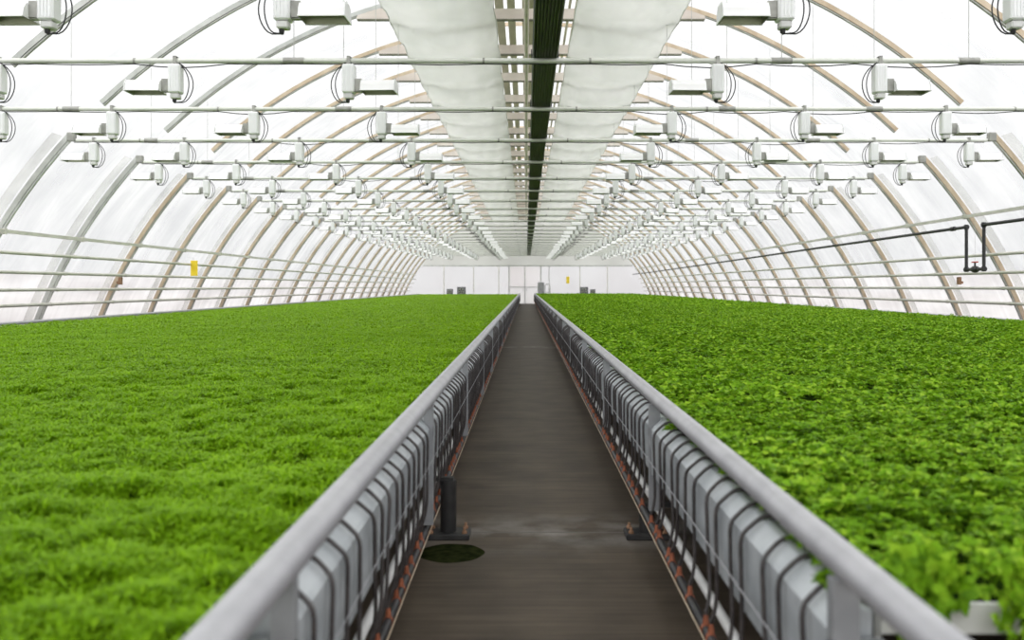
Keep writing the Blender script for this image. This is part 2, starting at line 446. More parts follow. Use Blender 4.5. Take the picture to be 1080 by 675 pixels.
for k, (x0, x1, c) in enumerate(((-.95, -.76, 'leftmost'), (-.69, -.50, 'second from the left'), (-.42, -.25, 'third from the left'), (-.09, .20, 'fourth from the left'), (.93, .985, 'second from the right'), (1.08, 1.25, 'rightmost'))):
    b = MB(); b.box(x0, x1, 4, YEND - .2, 7.66, 7.70)
    tag(b.obj('roof_slat', M['slat']), 'long olive timber slat under the roof ridge, %s of six' % c, 'slat', 'slats under the roof ridge', 'thing')
b = MB(); b.tube([(0.005, 4, 7.10), (0.005, 44, 7.10), (0.005, YEND - .2, 7.10)], .055, 8)
tag(b.obj('ridge_pipe', M['ridgepipe']), 'thick beige pipe running lengthwise under the ridge, left of the dark tray', 'pipe')
b = MB(); b.tube([(.19, 4, 7.13), (.19, 44, 7.13), (.19, YEND - .2, 7.13)], .028, 8)
tag(b.obj('ridge_pipe', M['ridgepipe']), 'thin beige pipe running lengthwise beside the dark green tray', 'pipe')

TX, TZ = .222, 4.20
t = thing('cable_tray', 'long dark green cable tray resting on the cross pipes along the middle', 'cable tray', (TX, 0, 4.18))
b = MB()
prof = [(-.15, .03), (.15, .03), (.15, .12), (.135, .12), (.135, .045), (-.135, .045), (-.135, .12), (-.15, .12)]
b.prism_y(prof, 4.0, YEND - .5); b.obj('channel', M['traydark'], t)
for k in range(9):
    x = -.132 + .033 * k
    b = MB(); b.tube([(x, 4.0, .018), (x, 40, .018), (x, YEND - .5, .018)], .012, 6); b.obj('cable', M['traycable'], t)
for n in range(2, 26):
    b = MB(); b.box(-.165, .165, bay(n) + .10, bay(n) + .13, .0, .004); b.box(-.165, -.153, bay(n) + .10, bay(n) + .13, 0, .13); b.box(.153, .165, bay(n) + .10, bay(n) + .13, 0, .13)
    b.obj('strap', M['dark'], t)

# ------------------------------------------------------------------ cross pipes
TIES = list(range(2, NB + 1))
TIE_Z = 4.15
def tie_parts(p, rich):
    xl, xr = CX - arch_x(TIE_Z) + .145, CX + arch_x(TIE_Z) - .145
    b = MB(); b.tube([(xl, 0, 0), (0, 0, 0), (xr, 0, 0)], .031, 10); b.obj('pipe', M['pipe'], p)
    pts = []
    clamps = [-8.2, -7.0, -5.75, -4.6, -3.5, -2.73, -1.5, -.5, .1, .75, 1.6, 2.7, 3.86, 5.2, 6.2, 7.3, 8.3]
    for c0, c1 in zip(clamps, clamps[1:]):
        d = random.choice((.004, .01, .03, .045))
        for k in range(4):
            q = k / 4
            pts.append((c0 + (c1 - c0) * q, -.012, -.040 - d * math.sin(PI * q)))
    pts.append((clamps[-1], -.012, -.040))
    b = MB(); b.tube(pts, .007, 5); b.obj('power_cable', M['dark'], p)
    for c in clamps[1::2]:
        b = MB(); b.tube([(c - .012, 0, 0), (c + .012, 0, 0)], .037, 8); b.obj('clip', M['bracket'], p)
    for c in (-6.8, -2.73, 3.0, 5.2):
        b = MB(); b.tube([(c - .12, 0, 0), (c + .12, 0, 0)], .040, 8); b.obj('coupling', M['bracket'], p)
        zt = min(CZ + math.sqrt(R * R - (c - CX) ** 2) - .10, 7.155 if abs(c) < 3.3 else 99)
        b = MB(); b.tube([(c, 0, .02), (c, 0, zt - TIE_Z)], .005, 5); b.obj('hanger_wire', M['ribgrey'], p)
tieA = None; tieB = None
for i, n in enumerate(TIES):
    lab = 'thin grey pipe spanning the hall from wall to wall, %s pipe from the camera' % nth(i + 1)
    if not tieA:
        tieA = thing('cross_pipe', lab, 'pipe', (0, bay(n), TIE_Z), 'cross pipes carrying the lamps'); tie_parts(tieA, True)
    else: copy_tree(tieA, (0, bay(n), TIE_Z), lab)

# ------------------------------------------------------------------ grow lamps
def lamp_meshes(s):
    """s=+1: reflector points to +X.  Origin on the pipe axis."""
    P = {}
    b = MB(); b.box(-.072, .072, -.075, .075, -.385, -.05, bev=.014)
    for k in range(4):
        x = -.045 + .03 * k
        b.box(x - .006, x + .006, -.081, -.074, -.36, -.08)
    P['ballast'] = (b, M['ballast'])
    b = MB(); b.box(-.02, .02, -.046, -.042, -.052, .046); b.box(-.02, .02, .042, .046, -.052, .046); b.box(-.02, .02, -.046, .046, .042, .048)
    P['hanger'] = (b, M['bracket'])
    b = MB(); b.box(-.052, .052, -.055, .055, -.452, -.386, bev=.012)
    P['terminal_box'] = (b, M['white'])
    b = MB(); b.tube([(-.015, 0, -.45), (-.015, 0, -.475), (-.005, 0, -.495)], [.026, .024, .012], 8)
    P['plug'] = (b, M['dark'])
    b = MB()
    xa, xb = sorted((s * .073, s * .155))
    b.box(xa, xb, -.03, .03, -.37, -.335); b.box(xa, xb, -.045, -.03, -.36, -.22); b.box(xa, xb, .03, .045, -.36, -.22)
    P['arm'] = (b, M['bracket'])
    # flared trough: outer white shell, inner mirror lining
    prof = [(-.135, -.372), (-.118, -.300), (-.075, -.245), (.075, -.245), (.118, -.300), (.135, -.372)]
    x0, x1 = s * .155, s * .545
    b = MB()
    nn = len(prof)
    vs = [(x0, y, z) for y, z in prof] + [(x1, y, z) for y, z in prof]
    fs = [(i, i + 1, nn + i + 1, nn + i) for i in range(nn - 1)] + [tuple(range(nn)), tuple(range(nn, 2 * nn))]
    b.add(vs, fs, 0)
    yy = .147
    b.box(min(x0, x1), max(x0, x1), -yy, -.133, -.378, -.366); b.box(min(x0, x1), max(x0, x1), .133, yy, -.378, -.366)
    P['reflector'] = (b, M['enamel'])
    b = MB()
    ip = [(y * .955, z - (.006 if z > -.37 else 0)) for y, z in prof]
    vs = [(x0 + s * .008, y, z) for y, z in ip] + [(x1 - s * .008, y, z) for y, z in ip]
    b.add(vs, fs, 0)
    P['lining'] = (b, M['mirror'])
    b = MB(); pr = [(-.15, -.38), (-.13, -.295), (-.082, -.236), (.082, -.236), (.13, -.295), (.15, -.38)]
    xe = x1 + s * .002; xf = x1 + s * .010
    vs = [(xe, y, z) for y, z in pr] + [(xf, y, z) for y, z in pr]
    fs2 = [(i, (i + 1) % nn, nn + (i + 1) % nn, nn + i) for i in range(nn)] + [tuple(range(nn)), tuple(range(nn, 2 * nn))]
    b.add(vs, fs2); P['end_plate'] = (b, M['ballast'])
    b = MB(); b.tube([(x0 + s * .01, 0, -.315), (x0 + s * .09, 0, -.315)], .022, 8); b.tube([(x0 + s * .09, 0, -.315), (x0 + s * .28, 0, -.315), (x0 + s * .30, 0, -.315)], [.02, .02, .006], 8)
    P['bulb'] = (b, M['bulb'])
    b = MB()
    def loop(dx, bot):
        pts = []
        for k in range(15):
            q = k / 14
            a = PI * q
            pts.append((-s * (.04 + dx * math.sin(a) ** .8 + .0 * q) * (1 if q < .93 else .5), -.02, -.03 - (bot - .03) * q - .05 * math.sin(PI * q ** 3)))
        pts[-1] = (-.005, 0, -.49)
        return pts
    b.tube(loop(.12, .49), .0065, 5); b.tube(loop(.17, .50), .0065, 5)
    P['cord'] = (b, M['dark'])
    return P
LX = [(-7.84, -1), (-6.2, -1), (-4.1, -1), (-2.12, 1), (2.22, -1), (4.2, 1), (6.3, 1), (8.03, 1)]
proto = {}; far_proto = {}
for s in (-1, 1):
    parts = lamp_meshes(s)
    me = {}
    for k, (mb, mt) in parts.items():
        o = mb.obj(k, mt); me[k] = o.data; bpy.data.objects.remove(o)
    proto[s] = me
    j = MB(); mats = []
    for k, (mb, mt) in parts.items():
        if k in ('hanger', 'bulb'): continue
        if mt not in mats: mats.append(mt)
        off = len(j.v); j.v += mb.v; j.f += [[q + off for q in f] for f in mb.f]; j.m += [mats.index(mt)] * len(mb.f); j.sm += mb.sm
    o = j.obj('grow_lamp', mats); far_proto[s] = o.data; bpy.data.objects.remove(o)
POSW = ['outermost left', 'third left of the middle', 'second left of the middle', 'first left of the middle', 'first right of the middle', 'second right of the middle', 'third right of the middle', 'outermost right']
for i, n in enumerate(TIES):
    y = bay(n)
    if n == NB: continue
    for k, (x, s) in enumerate(LX):
        if (abs(x) + .1) * 1000 / y > 575: continue          # outside the frame
        lab = 'white grow lamp, %s on the %s pipe from the front' % (POSW[k], nth(i + 1))
        jx = random.uniform(-.05, .05) if 0 < k < 7 else 0
        if n <= 12:
            t = thing('grow_lamp', lab, 'lamp', (x + jx, y, TIE_Z), 'grow lamps hung in rows under the roof')
            t.rotation_euler = (0, 0, random.uniform(-.05, .05))
            for nm, me in proto[s].items():
                o = bpy.data.objects.new(nm, me); COL.objects.link(o); o.parent = t
        else:
            o = bpy.data.objects.new('grow_lamp', far_proto[s]); COL.objects.link(o); o.location = (x + jx, y, TIE_Z)
            o.rotation_euler = (0, 0, random.uniform(-.05, .05))
            tag(o, lab, 'lamp', 'grow lamps hung in rows under the roof')

# ------------------------------------------------------------------ benches, rails, ducts, hoses
YB1 = 81.2
def lathe_leg(mb, x, y, r, z0, z1):
    mb.tube([(x, y, z0), (x, y, z1)], r, 16)
BENCH = {}
for side, S in SIDES.items():
    s = S['s']
    BENCH[side] = bn = thing('growing_bench', 'wide planting bench %s of the aisle, long round rail along its edge' % side, 'bench', (0, 0, 0), 'planting benches beside the aisle')
    xi, xo = S['inner'], S['outer']
    xa, xb = min(xi, xo), max(xi, xo)
    b = MB(); b.box(xa, xb, S['y0'] + .016, YB1 - .013, .735, .775)                                   # tray floor
    b.box(xa, xb, S['y0'], S['y0'] + .015, .742, .806); b.box(xa, xb, YB1 - .012, YB1, .70, .80)
    b.box(xi - .006, xi + .006, S['y0'] + .016, YB1 - .013, .70, .785); b.box(xo - .006, xo + .006, S['y0'] + .016, YB1 - .013, .70, .80)
    b.obj('tray', M['tray'], bn)
    b = MB(); b.tube([(S['rail'], .7, RAIL_Z), (S['rail'], 20, RAIL_Z), (S['rail'], 80.6, RAIL_Z)], S['rr'], 20)
    for q in np.arange(8.1, 80, 6.06): b.tube([(S['rail'], q - .03, RAIL_Z), (S['rail'], q + .03, RAIL_Z)], S['rr'] + .0008, 20)
    b.obj('edge_rail', M['rail'], bn)
    xr = xo + s * .06
    b = MB(); b.tube([(xr, 3, .845), (xr, 40, .845), (xr, YB1, .845)], .03, 8); b.obj('outer_rail', M['rail'], bn)
    for n in range(0, 26):
        y = bay(n)
        b = MB(); x0, x1 = S['post']
        b.box(x0, x1, y - .02, y + .02, .225 if s < 0 else .30, RAIL_Z - .03)
        b.box(min(x0, xi), max(x1, xi) , y - .015, y + .015, .70, .735)                   # bracket to the tray
        b.obj('post', M['post'], bn)
    for y in np.arange(6.5, YB1, 9.09):
        for xx in (xo - s * .25, xo - s * 3.2, xi + s * 1.3):
            b = MB(); b.box(xx - .03, xx + .03, y - .03, y + .03, 0, .735); b.box(xx - .07, xx + .07, y - .07, y + .07, 0, .012); b.obj('leg', M['leg'], bn)
    # one heavy round leg with its foot plate by the slab joint
    lx, ly = S['leg'], 5.68
    b = MB(); lt = S['legtop']; lathe_leg(b, lx, ly, .048, .03, lt - .02); b.box(min(lx - .03, lx + s * .3), max(lx + .03, lx + s * .3), ly - .025, ly + .025, lt - .025, lt)
    b.box(lx + s * .22, lx + s * .28, ly - .025, ly + .025, lt - .005, .735)
    lg = b.obj('leg', M['leg'], bn); lg['label'] = 'dark round leg'
    b = MB(); b.box(lx - .13, lx + .13, ly - .09, ly + .09, 0, .035, bev=.006); b.obj('foot_plate', M['leg'], lg)
    for q in (-.1, .1):
        for w in (-.06, .06):
            b = MB(); b.tube([(lx + q, ly + w, .03), (lx + q, ly + w, .07)], .009, 6); b.tube([(lx + q, ly + w, .036), (lx + q, ly + w, .05)], .017, 6); b.obj('bolt', M['rust'], lg)
    # zinc ducts, one length per bay
    gf = S['gf']
    prof = [(gf, .50), (gf, .735), (gf + s * .012, .752), (gf + s * .05, .788), (gf + s * .062, .792), (gf + s * .085, .785), (gf + s * .085, .50)]
    if s > 0: prof = [(gf, .50), (gf, .735), (gf + .012, .752), (gf + .05, .788), (gf + .062, .792), (gf + .085, .785), (gf + .085, .50)]
    dp = None
    for n in range(0, 26):
        lab = 'zinc grey duct hung below the %s rail, %s length from the camera' % (side, nth(n + 1))
        if dp is None:
            b = MB(); b.prism_y(prof if s < 0 else prof[::-1], .028, PITCH - .028)
            for q in (.03, PITCH - .055):
                b.prism_y([(x + (.002 if x == gf + s * .085 else -.003) * s, z + (.003 if z > .7 else -.002)) for x, z in (prof if s < 0 else prof[::-1])], q, q + .025)
            dp = b.obj('metal_duct', M['duct']); dp.location = (0, bay(n), 0)
            tag(dp, lab, 'duct', 'zinc ducts below the %s rail' % side)
        else:
            c = dp.copy(); c.location = (0, bay(n), 0); c['label'] = lab; COL.objects.link(c)
    # pipes and wire under the duct
    b = MB(); b.tube([(S['white'], 1.6, .25), (S['white'], 40, .25), (S['white'], 80.5, .25)], .02, 10)
    tag(b.obj('white_pipe', M['white']), 'thin white pipe running low under the %s duct' % side, 'pipe')
    b = MB(); oz = S['oz']; b.tube([(S['orange'], 1.6, oz), (S['orange'], 40, oz), (S['orange'], 80.5, oz)], .017, 10)
    tag(b.obj('feed_pipe', M['dark']), 'thin black feed pipe low at the %s edge of the aisle' % side, 'pipe')
    b = MB(); wx = S['hose'] - s * .014
    b.tube([(wx, 1.9, .585), (wx, 40, .585), (wx, 80.5, .585)], .0016 if s < 0 else .0026, 5)
    b2 = MB(); tx = S['orange'] - s * .0235; b2.tube([(tx, 1.6, oz - .004), (tx, 40, oz - .004), (tx, 80.5, oz - .004)], .0024, 5)
    tag(b2.obj('cord', M['wood']), 'thin tan cord stretched along the aisle side of the %s black feed pipe' % side, 'cord')
    tag(b.obj('guide_wire', M['rail']), 'thin steel wire stretched across the black hoses on the %s side' % side, 'wire')
    # drip hoses with their orange fittings
    hx = S['hose']; ox = S['orange']
    variants = []
    fit = MB(); fit.tube([(ox, 0, oz + .052), (ox, 0, oz + .03), (ox, 0, oz + .012)], [.008, .011, .013], 8); fit.tube([(ox, -.011, oz), (ox, .011, oz)], .0195, 10)
    fo = fit.obj('connector', M['orange']); fme = fo.data; bpy.data.objects.remove(fo)
    for v in range(6):
        e = [-.02, .03, -.09, .10, .0, -.05][v]; w = [.0, .01, -.012, .012, -.006, .006][v]
        pts = [(gf + s * .11, e * .0 + w, .775), (gf + s * .075, w, .80), (gf + s * .045, w, .797), (gf + s * .012, w * 1.2, .772), (hx - s * .004, w * 1.4 + .1 * e, .735), (hx - s * .006, .25 * e + w, .66), (hx - s * .004, .5 * e, .55), (hx - s * .003, .8 * e, .42), ((hx + ox) / 2 - s * .008, .95 * e, .34), (ox, e, oz + .07), (ox, e, oz + .048)]
        P = [Vector(p) for p in pts]; sm = []
        for i in range(len(P) - 1):
            p0, p1, p2, p3 = P[max(i - 1, 0)], P[i], P[i + 1], P[min(i + 2, len(P) - 1)]
            for q in (0, .34, .67):
                sm.append(.5 * ((2 * p1) + (p2 - p0) * q + (2 * p0 - 5 * p1 + 4 * p2 - p3) * q * q + (3 * p1 - p0 - 3 * p2 + p3) * q ** 3))
        sm.append(P[-1])
        hb = MB(); hb.tube(sm, .0072, 7); ho = hb.obj('drip_hose', M['hose']); variants.append((ho.data, e, hb)); bpy.data.objects.remove(ho)
    far = MB(); cnt = 0
    for n in range(0, 26):
        per = 14
        for k in range(per):
            y = bay(n) + .13 + (PITCH - .26) * (k + .5) / per + random.uniform(-.045, .045)
            me, e, hb = variants[random.randrange(6)]
            cnt += 1
            if n < 11 and cnt <= 150:
                o = bpy.data.objects.new('drip_hose', me); COL.objects.link(o); o.location = (0, y, 0)
                tag(o, 'black drip hose over the %s duct in bay %s from the camera, %s in its bay' % (side, nth(n + 1), nth(k + 1)), 'hose', 'drip hoses over the %s duct' % side)
                o['label'] = 'black drip hose over the %s duct, %s hose of the %s bay from the camera' % (side, nth(k + 1), nth(n + 1))
                c = bpy.data.objects.new('connector', fme); COL.objects.link(c); c.parent = o; c.location = (0, e, 0); c['label'] = 'orange fitting'
            else:
                off = len(far.v)
                far.v += [(p[0], p[1] + y, p[2]) for p in hb.v]; far.f += [[q + off for q in f] for f in hb.f]; far.m += [0] * len(hb.f); far.sm += hb.sm
                far.tube([(ox, y + e, oz + .012), (ox, y + e, oz + .05)], .0145, 6, 1)
    tag(far.obj('drip_hoses', [M['hose'], M['orange']]), 'black drip hoses hanging over the far stretch of the %s duct' % side, 'hose', 'drip hoses over the %s duct' % side, 'stuff')

# ------------------------------------------------------------------ planting
class VNoise:
    def __init__(s, seed, n=256):
        s.g = np.random.default_rng(seed).random((n, n)); s.n = n
    def __call__(s, x, y, f):
        x = x * f + 900.3; y = y * f + 700.7
        i = np.floor(x).astype(int); j = np.floor(y).astype(int); u = x - i; v = y - j
        u = u * u * (3 - 2 * u); v = v * v * (3 - 2 * v)
        n = s.n; g = s.g
        a = g[i % n, j % n]; b_ = g[(i + 1) % n, j % n]; c = g[i % n, (j + 1) % n]; d = g[(i + 1) % n, (j + 1) % n]
        return (a * (1 - u) + b_ * u) * (1 - v) + (c * (1 - u) + d * u) * v
vn = VNoise(3)
def blades(P, az, tilt, L, W, bend):
    """curved blades: 5 verts, 3 tris each"""
    N = len(P)
    d = np.stack([np.cos(az), np.sin(az), np.zeros(N)], 1)
    sd = np.stack([-np.sin(az), np.cos(az), np.zeros(N)], 1)
    up = np.array([0, 0, 1.])
    def along(q, tl):
        return P + (L * q)[:, None] * (d * np.sin(tl)[:, None] + up * np.cos(tl)[:, None])
    w = W[:, None] * .5
    mid = along(np.full(N, .55), tilt); tip = mid + (L * .45)[:, None] * (d * np.sin(tilt + bend)[:, None] + up * np.cos(tilt + bend)[:, None])
    V = np.stack([P - sd * w * .5, P + sd * w * .5, mid - sd * w, mid + sd * w, tip], 1).reshape(-1, 3)
    base = (np.arange(N) * 5)[:, None]
    F = np.concatenate([base + np.array([[0, 1, 3]]), base + np.array([[0, 3, 2]]), base + np.array([[2, 3, 4]])], 1).reshape(-1, 3)
    return V, F
def kites(P, az, pitch, roll, L, W, fold=.25):
    """folded leaf of 4 tris (6 verts): base, left, right, tip lobes"""
    N = len(P)
    ca, sa = np.cos(az), np.sin(az); cp, sp = np.cos(pitch), np.sin(pitch)
    d = np.stack([ca * cp, sa * cp, sp], 1)
    sd = np.stack([-sa, ca, np.zeros(N)], 1)
    nr = np.cross(d, sd)
    cr, sr = np.cos(roll)[:, None], np.sin(roll)[:, None]
    sd, nr = sd * cr + nr * sr, nr * cr - sd * sr
    Lc, Wc = L[:, None], W[:, None]
    base = P; mid = P + d * Lc * .55 - nr * 0
    l = P + d * Lc * .5 + sd * Wc * .5 + nr * Wc * fold; r = P + d * Lc * .5 - sd * Wc * .5 + nr * Wc * fold
    tip = P + d * Lc
    V = np.stack([base, l, mid, r, tip], 1).reshape(-1, 3)
    b_ = (np.arange(N) * 5)[:, None]
    F = np.concatenate([b_ + np.array([[0, 2, 1]]), b_ + np.array([[0, 3, 2]]), b_ + np.array([[1, 2, 4]]), b_ + np.array([[2, 3, 4]])], 1).reshape(-1, 3)
    return V, F
def scatter(side, y0, y1, dens, margin=1.2):
    S = SIDES[side]; s = S['s']
    lim = abs(S['outer']) - .06; inn = abs(S['inner']) + .0
    fr = (.555 if side == 'left' else .525) / 1.0
    A = (lim - inn) * (y1 - y0)
    n = int(A * dens)
    x = rng.uniform(inn, lim, n); y = rng.uniform(y0, y1, n)
    k = x < fr * y + margin
    return s * x[k], y[k]
def cat(parts):
    V = []; F = []; o = 0
    for v, f in parts:
        V.append(v); F.append(f + o); o += len(v)
    return np.concatenate(V), np.concatenate(F)
def U(a, b_, n): return rng.uniform(a, b_, n)

# left: a fine feathery crop that nobody could count
SOIL = .777
b = MB(); b.box(-9.03, -.64, 1.02, YB1 - .02, .776, .792); b.obj('substrate', M['soil'], BENCH['left'])
b = MB(); b.box(.79, 9.23, 2.09, YB1 - .02, .776, .79); b.obj('substrate', M['soil'], BENCH['right'])
def dill(y0, y1, dens, nb, L, W, zt, margin, amp=1.):
    x, y = scatter('left', y0, y1, dens, margin)
    h = zt + amp * (.055 * (vn(x, y, 6.5) - .5) + .055 * (vn(x, y, 14.) - .5) + .03 * (vn(x, y, 1.3) - .5))
    x = np.repeat(x, nb); y = np.repeat(y, nb); h = np.repeat(h, nb); n = len(x)
    Ln = U(.7, 1.2, n) * L
    tilt = np.abs(rng.normal(.95, .4, n)).clip(0, 1.5)
    P = np.stack([x + rng.normal(0, L * .15, n), y + rng.normal(0, L * .15, n), h - Ln * np.cos(tilt) * .9 - .01 - U(0, .03, n)], 1)
    P[:, 0] = np.minimum(P[:, 0], -.60)
    return blades(P, U(0, 2 * PI, n), tilt, Ln, U(.7, 1.3, n) * W, U(.2, .9, n))
V, F = cat([dill(1.05, 3.2, 3800, 7, .055, .006, .862, 1.0), dill(3.2, 7, 1900, 7, .055, .009, .862, .8, .75), dill(7, 15, 680, 7, .07, .015, .862, 1.2, .4),
            dill(15, 32, 190, 6, .10, .033, .86, 1.5, .3), dill(32, YB1 - .05, 80, 5, .12, .06, .86, 30, .2)])
tag(bulk('feathery_crop', V, F, M['dill']), 'dense bright green feathery crop covering the left bench', 'crop', None, 'stuff')

# right: leafy crop; the nearest plants are individuals
def plant_mesh(seed):
    r = np.random.default_rng(seed)
    parts = []
    nst = 17
    for k in range(nst):
        az = r.uniform(0, 2 * PI); out = r.uniform(.0, .085); h = r.uniform(.035, .095) * (1.15 - out * 4)
        top = np.array([math.cos(az) * out, math.sin(az) * out, max(h, .02)])
        # stem
        Vs, Fs = blades(np.array([[0., 0, 0]]), np.array([az]), np.array([math.atan2(out, h) * .8]), np.array([np.linalg.norm(top)]), np.array([.004]), np.array([.25]))
        parts.append((Vs, Fs))
        # three leaflets, each with three pointed lobes
        sc = r.uniform(.75, 1.15)
        for la in (-1.15, 0, 1.15):
            ctr = top + np.array([math.cos(az + la), math.sin(az + la), 0]) * .006
            pit = r.uniform(-.35, .25)
            for lo, ll in ((-.75, .7), (0, 1.), (.75, .7)):
                v, f = kites(ctr[None], np.array([az + la + lo]), np.array([pit + r.uniform(-.15, .15)]), np.array([r.uniform(-.4, .4)]), np.array([.037 * sc * ll]), np.array([.027 * sc]))
                parts.append((v, f))
    V, F = cat(parts)
    # weld lobes of one leaf into one island through shared centre is not needed: tone varies per lobe very little
    return V, F
pm = []
for sd in range(7):
    V, F = plant_mesh(100 + sd); o = bulk('parsley_plant', V, F, M['parsley']); pm.append(o.data); bpy.data.objects.remove(o)
row = 0; y = 2.10; YN = 5.0
while y < YN:
    row += 1; x = .86 if row == 1 else .80; k = 0
    while x < .525 * y + 1.0:
        k += 1
        o = bpy.data.objects.new('parsley_plant', random.choice(pm)); COL.objects.link(o)
        z = .79 + .03 * (float(vn(np.array([x]), np.array([y]), 3.)[0]) - .3)
        o.location = (x + random.uniform(-.03, .03), y + random.uniform(-.02, .03) * (row > 1), .812 if row == 1 else .790)
        front = random.uniform(1.1, 1.4) if row == 1 else (.35 if row == 2 else 0)
        o.rotation_euler = (front + random.uniform(-.12, .12), random.uniform(-.12, .12), random.uniform(0, 6.28)); sc = random.uniform(.85, 1.25) * (.95 if row == 1 else 1); o.scale = (sc, sc, sc * random.uniform(.8, 1.15))
        o.rotation_mode = 'XYZ'
        tag(o, 'leafy parsley plant, %s from the right rail in the %s row from the bench front' % (nth(k), nth(row)), 'plant', 'leafy plants at the near end of the right bench')
        x += .10 if row == 1 else .14
    y += .135
print('individual plants rows', row)
def parsley(y0, y1, dens, L, lobes, zt, margin, amp=1.):
    x, y = scatter('right', y0, y1, dens, margin)
    gap = (np.abs(y - 11.0) > .09) & (np.abs(y - 27.5) > .35)
    x, y = x[gap], y[gap]
    n = len(x)
    hn = amp * (.06 * (vn(x, y, 4.) - .5) + .085 * (vn(x, y, 8.5) - .5) + .02 * (vn(x, y, 1.) - .5))
    h = zt + hn - U(0, .05, n) ** 1.0
    az0 = U(0, 2 * PI, n); parts = []
    pit = rng.normal(-.1, .35, n)
    P = np.stack([x, y, h], 1)
    for la in lobes:
        a = az0 + la
        parts.append(kites(P, a, pit + U(-.2, .2, n), U(-.5, .5, n), U(.8, 1.2, n) * L, U(.7, 1.0, n) * L * .85))
    return cat(parts)
V, F = cat([parsley(YN - .02, 9, 900, .042, (-1.2, 0, 1.2), .868, .8), parsley(9, 16, 540, .052, (-1.1, 0, 1.1), .866, 1.2),
            parsley(16, 32, 420, .058, (-.8, .8), .864, 1.6, .6), parsley(32, YB1 - .05, 190, .10, (-.8, .8), .862, 30, .35),
            parsley(2.1, YN, 130, .034, (-1.2, 0, 1.2), .835, .3)])
tag(bulk('leafy_crop', V, F, M['parsley']), 'bright green leafy parsley crop covering the right bench beyond its front rows', 'crop', None, 'stuff')

# ------------------------------------------------------------------ small things
# mossy round drain on the aisle floor
b = MB()
pts = []
N = 40
for k in range(N):
    a = 2 * PI * k / N
    r = 1 + .02 * math.sin(3 * a) + .015 * math.sin(7 * a + 1)
    pts.append((math.cos(a) * .185 * r, math.sin(a) * .185 * r))
vs = [(x, y, 0) for x, y in pts] + [(x * .93, y * .93, .007) for x, y in pts] + [(x * .5, y * .5, .011) for x, y in pts] + [(0, 0, .012)]
fs = [(k, (k + 1) % N, N + (k + 1) % N, N + k) for k in range(N)] + [(N + k, N + (k + 1) % N, 2 * N + (k + 1) % N, 2 * N + k) for k in range(N)] + [(2 * N + k, 2 * N + (k + 1) % N, 3 * N) for k in range(N)]
o = b.add(vs, fs, 0, True).obj('moss_patch', M['moss']); o.location = (-.42, 5.33, .0)
tag(o, 'dark round mossy patch on the aisle floor by the left leg', 'moss')

# black water pipe with valve loop on the right wall
PX = 9.22
zt = 2.74
t = thing('water_pipe', 'black water pipe along the right wall with a low valve loop', 'pipe', (PX, 0, 0))
b = MB(); b.tube([(0, 5, zt), (0, 12, zt + .0), (0, 19.06, zt)], .034, 10); b.tube([(0, 19.1, zt + .03), (0, 19.1, 1.83)], .034, 10); b.obj('near_run', M['dark'], t)
b = MB(); b.tube([(0, 19.86, 1.83), (0, 19.86, zt + .05)], .034, 10)
b.tube([(0, 19.86, zt), (0, 20.5, zt), (0, 30, zt - .03), (0, 50, zt - .12), (0, 70, zt - .2), (0, 82, zt - .2)], .034, 10); b.obj('far_run', M['dark'], t)
b = MB(); b.tube([(0, 19.1, 1.85), (0, 19.86, 1.85)], .034, 10); b.obj('bottom_run', M['dark'], t)
for yy, zz in ((19.1, zt), (19.86, zt), (19.1, 1.85), (19.86, 1.85)):
    b = MB(); b.tube([(0, yy - .05, zz), (0, yy + .05, zz)], .046, 10); b.tube([(0, yy, zz - .05), (0, yy, zz + .05)], .046, 10); b.obj('elbow', M['dark'], t)
b = MB(); b.tube([(0, 20.4, zt), (0, 20.56, zt)], .05, 10); b.obj('coupling', M['dark'], t)
b = MB(); b.tube([(0, 19.36, 1.85), (0, 19.40, 1.85), (0, 19.48, 1.85), (0, 19.56, 1.85), (0, 19.60, 1.85)], [.045, .065, .075, .065, .045], 10); b.tube([(0, 19.48, 1.85), (0, 19.48, 1.99)], .02, 8)
v = b.obj('valve', M['dark'], t)
b = MB(); b.box(-.02, .02, 19.36, 19.60, 1.985, 2.01, bev=.006); h = b.obj('handle', M['red'], v); h['label'] = 'red lever handle'
b = MB(); b.tube([(0, 19.48, 2.0), (0, 19.48, 3.0)], .003, 5); b.obj('wire', M['ribgrey'], t)

# yellow card on the left wall
t = thing('sticky_trap', 'yellow sticky card hung on the pipes of the left wall', 'insect trap', (CX - arch_x(2.0) + .30, 27.2, 1.8))
b = MB(); b.box(-.10, .10, -.01, .01, 0, .44, bev=.004); b.obj('card', M['yellow'], t)
b = MB(); b.tube([(0, 0, .43), (0, .02, .50), (-.17, .02, .53)], .004, 5); b.obj('hook', M['ribgrey'], t)
# rusty brackets under the third pipe
for side, s, yv in (('left', -1, bay(7) - .12), ('right', 1, bay(6) + 1.9)):
    x = CX + s * (arch_x(1.6) - .13)
    b = MB(); b.box(x - .04, x + .04, yv - .05, yv + .05, 1.54, 1.72, bev=.01); b.box(x - .02, x + .09 if s > 0 else x + .02, yv - .02, yv + .02, 1.56, 1.62)
    if s < 0: b.box(x - .09, x, yv - .02, yv + .02, 1.56, 1.62)
    tag(b.obj('wall_bracket', M['rust']), 'small rusty brown bracket on the %s wall below the pipes' % side, 'bracket')

